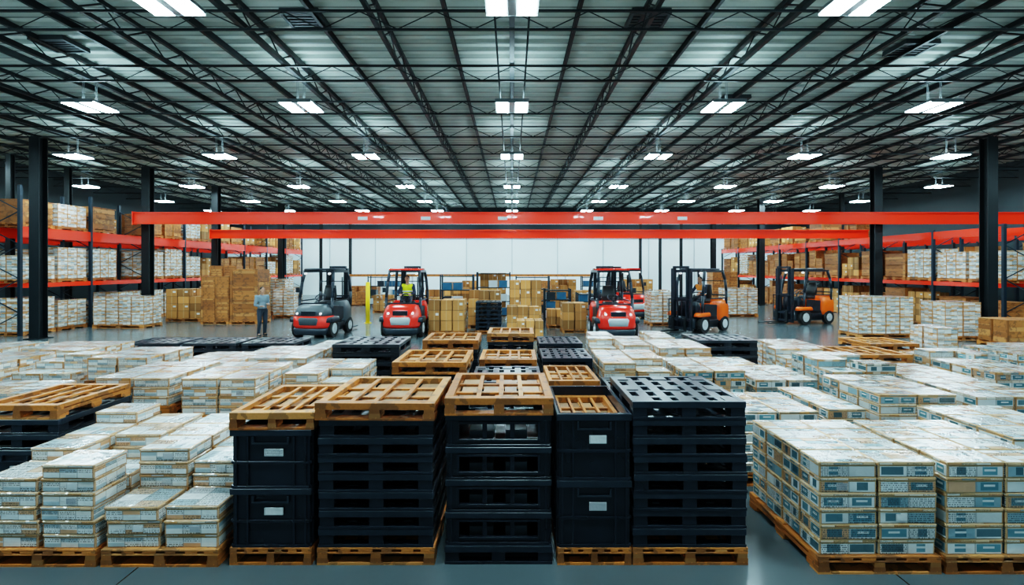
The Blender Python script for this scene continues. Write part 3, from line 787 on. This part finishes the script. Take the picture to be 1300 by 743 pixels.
    for s in(-1,1):
        wheel(r,s*.58,-.64,.29,.2);wheel(r,s*.54,.72,.26,.17)
    f_=-1 if mast else 1
    def yr(a,b_):
        return (a,b_) if f_<0 else (-b_,-a)
    m_=MB()
    for s in(-1,1):
        a,b_=yr(-1.12,-1.0);m_.bx(s*.36-.05,s*.36+.05,a,b_,.08,2.2)
        a,b_=yr(-1.16,-1.04);m_.bx(s*.27-.035,s*.27+.035,a,b_,.1,2.28)
        m_.cyl((s*.2,f_*1.02,.15),(s*.2,f_*1.02,1.9),.03,n=10)
    a,b_=yr(-1.04,-.99)
    for z in(.25,1.1,2.06): m_.bx(-.4,.4,a,b_,z,z+.09)
    a,b_=yr(-1.14,-1.08);m_.bx(-.28,.28,a,b_,2.2,2.28)
    mo=m_.obj('mast',[M['black2']],parent=r)
    c=MB();a,b_=yr(-1.21,-1.17);c.bx(-.46,.46,a,b_,.12,.2);c.bx(-.46,.46,a,b_,.42,.5)
    a,b_=yr(-1.2,-1.175)
    for q in(-.45,-.27,-.09,.09,.27,.45): c.bx(q-.015,q+.015,a,b_,.2,1.15)
    c.bx(-.46,.46,a,b_,1.12,1.16);c.obj('load_backrest',[M['black2']],parent=mo)
    for s in(-1,1):
        f=MB();a,b_=yr(-1.25,-1.21);f.bx(s*.25-.05,s*.25+.05,a,b_,.08,.55);a,b_=yr(-2.2,-1.21);f.bx(s*.25-.05,s*.25+.05,a,b_,.06,.1);f.obj('fork',[M['steel']],parent=mo)
    return r
truck((-6.75,18.4,0),-.12,'truckred',False,'dark grey and red forklift near standing person','black2','greym','greym','greym')
truck((-3.80,18.5,0),.0,'truckred',False,'red and white forklift driven by person in yellow vest','truckred')
truck((3.50,18.1,0),.03,'truckred',False,'empty red and white forklift beside the carton stacks','truckred')
truck((5.55,24.9,0),.3,'truckred',False,'red forklift parked further back behind white carton stack','truckred')
truck((7.15,19.6,0),-.95,'truckorange',True,'orange and black forklift with raised black mast and driver')
truck((12.7,22.3,0),-1.25,'truckorange',True,'orange and black forklift parked beside the racks, mast lowered')

# ------------------------------------------------------------ people
def fused(name,parts,vox,mat,parent,it=4):
    mb=MB()
    for p in parts:
        if p[0]=='e': mb.ell(p[1],p[2])
        else:
            _,a,b_,r0,r1=p
            mb.ell(a,(r0,)*3);mb.ell(b_,(r1,)*3);mb.cyl(a,b_,r0*.99,r1*.99,n=14)
    o=mb.obj(name,[mat],parent=parent)
    m=o.modifiers.new('fuse','REMESH');m.mode='VOXEL';m.voxel_size=vox;m.use_smooth_shade=True
    s=o.modifiers.new('soft','SMOOTH');s.iterations=it;s.factor=.5
    return o
def L(a,b,t): return tuple(a[i]+(b[i]-a[i])*t for i in range(3))
def hand(wr,dirv,side,parts,curl):
    d=Vector(dirv).normalized();s=Vector((0,0,1)).cross(d)
    if s.length<.3:s=Vector((1,0,0))
    s.normalize();n=d.cross(s).normalized();w=Vector(wr)
    parts+=[('c',tuple(w),tuple(w+d*.07+s*.018),.024,.026),('c',tuple(w),tuple(w+d*.07-s*.018),.024,.026)]
    for i,(off,ln) in enumerate(((-.033,.062),(-.011,.074),(.011,.078),(.033,.070))):
        a=w+d*.085+s*off;b_=a+d*ln*.5-n*curl*.3*ln;c=b_+d*ln*.5*(1-curl)-n*curl*ln*.6
        parts+=[('c',tuple(a),tuple(b_),.0095,.0088),('c',tuple(b_),tuple(c),.0088,.0075)]
    sd=s*(.04*side);a=w+d*.03+sd*.7;b_=a+d*.03+sd*.7;c=b_+d*.03+sd*.1
    parts+=[('c',tuple(a),tuple(b_),.013,.011),('c',tuple(b_),tuple(c),.011,.009)]
def person(loc,rz,J,top,legs,vest,lab,scale=1):
    r=empty('person',loc,rz);tag(r,lab,'person')
    r.scale=(scale,)*3
    H=J['head'];N=J['neck'];C=J['chest'];B=J['belly'];P=J['pel']
    body=[('e',H,(.076,.094,.112)),('e',(H[0],H[1]-.03,H[2]-.055),(.055,.062,.06)),('c',N,(H[0],H[1]+.015,H[2]-.06),.055,.052),
          ('c',(H[0],H[1]-.092,H[2]+.01),(H[0],H[1]-.108,H[2]-.022),.009,.014),
          ('e',(H[0]-.078,H[1]+.008,H[2]-.005),(.012,.02,.03)),('e',(H[0]+.078,H[1]+.008,H[2]-.005),(.012,.02,.03)),
          ('e',C,(.155,.10,.17)),('e',B,(.135,.095,.15)),('e',P,(.155,.11,.12)),('c',N,C,.06,.09)]
    shirt=[('e',C,(.172,.118,.185)),('e',B,(.152,.112,.17)),('e',L(B,P,.6),(.16,.12,.10)),('c',L(C,N,.55),C,.07,.1)]
    trs=[('e',P,(.168,.122,.115))];shoes=[]
    for s,k in((-1,'l'),(1,'r')):
        sh,el,wr=J['sh_'+k],J['el_'+k],J['wr_'+k];hp,kn,an=J['hp_'+k],J['kn_'+k],J['an_'+k]
        body+=[('c',C,sh,.07,.055),('c',sh,el,.052,.040),('c',el,wr,.040,.026)]
        hand(wr,J['hd_'+k],-s,body,J.get('curl',.35))
        shirt+=[('c',L(C,N,.3),sh,.085,.068),('c',sh,el,.066,.052),('c',el,L(el,wr,J.get('sleeve',.85)),.052,.042)]
        body+=[('c',hp,kn,.085,.058),('c',kn,an,.056,.038),('c',an,(an[0]+J['toe'][0]*.8,an[1]+J['toe'][1]*.8,an[2]-.035),.036,.03)]
        trs+=[('c',hp,kn,.098,.072),('c',kn,L(kn,an,.93),.070,.056)]
        tx,ty=J['toe'];shoes+=[('c',(an[0]-tx*.3,an[1]-ty*.3,an[2]-.035),(an[0]+tx,an[1]+ty,an[2]-.043),.045,.038),('c',an,(an[0],an[1],an[2]-.03),.046,.045)]
    fused('body',body,.0075,M['skin'],r,2)
    fused('shirt',shirt,.012,M[top],r);fused('trousers',trs,.012,M[legs],r);fused('shoes',shoes,.01,M['seat'],r,2)
    hair=[('e',(H[0],H[1]+.018,H[2]+.03),(.082,.092,.092)),('e',(H[0],H[1]+.04,H[2]-.01),(.078,.07,.085))]
    fused('hair',hair,.009,M['hair'],r,2)
    for s in(-1,1):
        MB().ell((0,0,0),(.013,.008,.009)).obj('eye',[M['eye']],parent=r,loc=(H[0]+s*.031,H[1]-.086,H[2]+.008))
    MB().ell((0,0,0),(.024,.008,.006)).obj('mouth',[M['lip']],parent=r,loc=(H[0],H[1]-.090,H[2]-.055))
    if vest:
        v=[('e',C,(.185,.133,.178)),('e',B,(.168,.128,.165)),('c',L(C,N,.5),C,.08,.1)]
        for k in'lr': v.append(('c',L(C,N,.3),L(C,J['sh_'+k],.8),.092,.09))
        fused('safety_vest',v,.012,M[vest],r)
        t=MB()
        for c,hx,hy in((L(C,B,.5),.185,.140),(L(C,B,1.0),.175,.134)):
            t.loft([(c[2]-.022,c[0],c[1],hx,hy),(c[2]+.022,c[0],c[1],hx,hy)],2.2,28)
        t.obj('reflective_band',[M['reflect']],parent=r)
    return r
stand=dict(head=(0,-.02,1.62),neck=(0,.0,1.46),chest=(0,.01,1.29),belly=(0,0,1.10),pel=(0,.01,.95),
 sh_l=(-.185,.01,1.39),el_l=(-.23,.03,1.11),wr_l=(-.16,-.20,1.06),hd_l=(.5,-.8,.15),
 sh_r=(.185,.01,1.39),el_r=(.23,.04,1.12),wr_r=(.12,-.20,1.12),hd_r=(-.6,-.7,.2),
 hp_l=(-.09,0,.90),kn_l=(-.11,-.03,.50),an_l=(-.12,.03,.088),hp_r=(.09,0,.90),kn_r=(.10,-.01,.50),an_r=(.12,.08,.088),toe=(0,-.15),curl=.4)
person((-8.73,17.9,0),.9,stand,'shirt','trouser',None,'standing person in grey shirt and dark trousers, hands held together')
sit=dict(head=(0,.06,1.86),neck=(0,.11,1.70),chest=(0,.15,1.52),belly=(0,.18,1.34),pel=(0,.18,1.21),
 sh_l=(-.19,.13,1.62),el_l=(-.27,-.02,1.40),wr_l=(-.17,-.18,1.34),hd_l=(.1,-1,.0),
 sh_r=(.19,.13,1.62),el_r=(.27,-.02,1.40),wr_r=(.17,-.18,1.34),hd_r=(-.1,-1,.0),
 hp_l=(-.09,.16,1.19),kn_l=(-.13,-.20,1.12),an_l=(-.13,-.34,.72),hp_r=(.09,.16,1.19),kn_r=(.13,-.20,1.12),an_r=(.13,-.34,.72),toe=(0,-.13),curl=.8)
person((-3.80,18.5,0.03),0,sit,'navy','trouser','hivis','seated driver in yellow high visibility vest holding steering wheel',1.06)
person((7.15,19.6,0.03),-.95,sit,'navy','trouser','hivis2','seated driver in orange vest and dark clothes inside forklift',1.03)

# ------------------------------------------------------------ back details
r=empty('work_rail',(-11.5,36,0));tag(r,'long wooden rail on thin posts along the wall','rail')
MB().bx(0,17.6,-.1,.1,1.78,1.95).obj('rail_beam',[M['wood']],parent=r)
for i in range(9): MB().bx(-.05,.05,-.05,.05,0,1.78).obj('post',[M['greyw']],parent=r,loc=(.2+i*2.15,0,0))
b=MB();h=1.75;b.cyl((0,0,.02),(0,0,h),.09,n=18);b.cyl((0,0,h),(0,0,h+.03),.09,.05,n=18);b.cyl((0,0,0),(0,0,.02),.16,n=18)
tag(b.obj('bollard',[M['yellow']],loc=(-6.25,22.2,0)),'yellow painted safety bollard standing on the floor','bollard')
def shelf(x,y,w,h):
    r=empty('steel_shelf',(x,y,0));tag(r,'dark steel shelving unit behind the boxes','shelf')
    for a in(0,w):
        for b_ in(0,.6): MB().bx(-.03,.03,-.03,.03,0,h).obj('post',[M['rackblue']],parent=r,loc=(a,b_,0))
    n=4
    for i in range(n):
        z=.2+i*(h-.3)/(n-1);MB().bx(.03,w-.03,0,.6,0,.04).obj('shelf_board',[M['steel']],parent=r,loc=(0,0,z))
        if i<n-1:
            q=.08
            while q<w-.45:
                t=MB();t.bx(0,.38,0,.5,0,.02);t.bx(0,.38,0,.02,.02,.3);t.bx(0,.38,.48,.5,.02,.3);t.bx(0,.02,.02,.48,.02,.3);t.bx(.36,.38,.02,.48,.02,.3);t.bx(-.01,.39,-.015,0,.26,.31)
                if random.random()<.85: tag(t.obj('storage_bin',[M[random.choice(('blue','blue','black2','greyw'))]],loc=(x+q,y+.05,z+.041)),'open plastic storage bin on a steel shelf','storage bin','bins on steel shelves')
                q+=.46
shelf(-3.1,22.2,1.4,2.1);shelf(-1.6,23.4,1.5,2.2);shelf(1.4,21.9,1.1,1.5);shelf(2.9,22.6,1.1,1.3);shelf(.2,24.8,1.6,2.0);shelf(-8.6,30.6,2.0,1.9);shelf(4.2,30.6,2.0,1.9)

# ------------------------------------------------------------ world, camera
w=bpy.data.worlds.new('World');scn.world=w;w.use_nodes=True
w.node_tree.nodes['Background'].inputs[0].default_value=(.36,.68,.82,1);w.node_tree.nodes['Background'].inputs[1].default_value=.45
cam=bpy.data.cameras.new('Camera');co=bpy.data.objects.new('Camera',cam);COL.objects.link(co);scn.camera=co
co.location=(0,0,2.4);co.rotation_euler=(math.pi/2,0,0);cam.sensor_width=36;cam.lens=18;cam.shift_y=-.0242;cam.clip_end=200
try:
    scn.view_settings.view_transform='Filmic';scn.view_settings.look='High Contrast'
except Exception as e: print('look',e)
scn.view_settings.exposure=.15
for o in list(bpy.data.objects):
    if not o.users_collection: bpy.data.objects.remove(o)
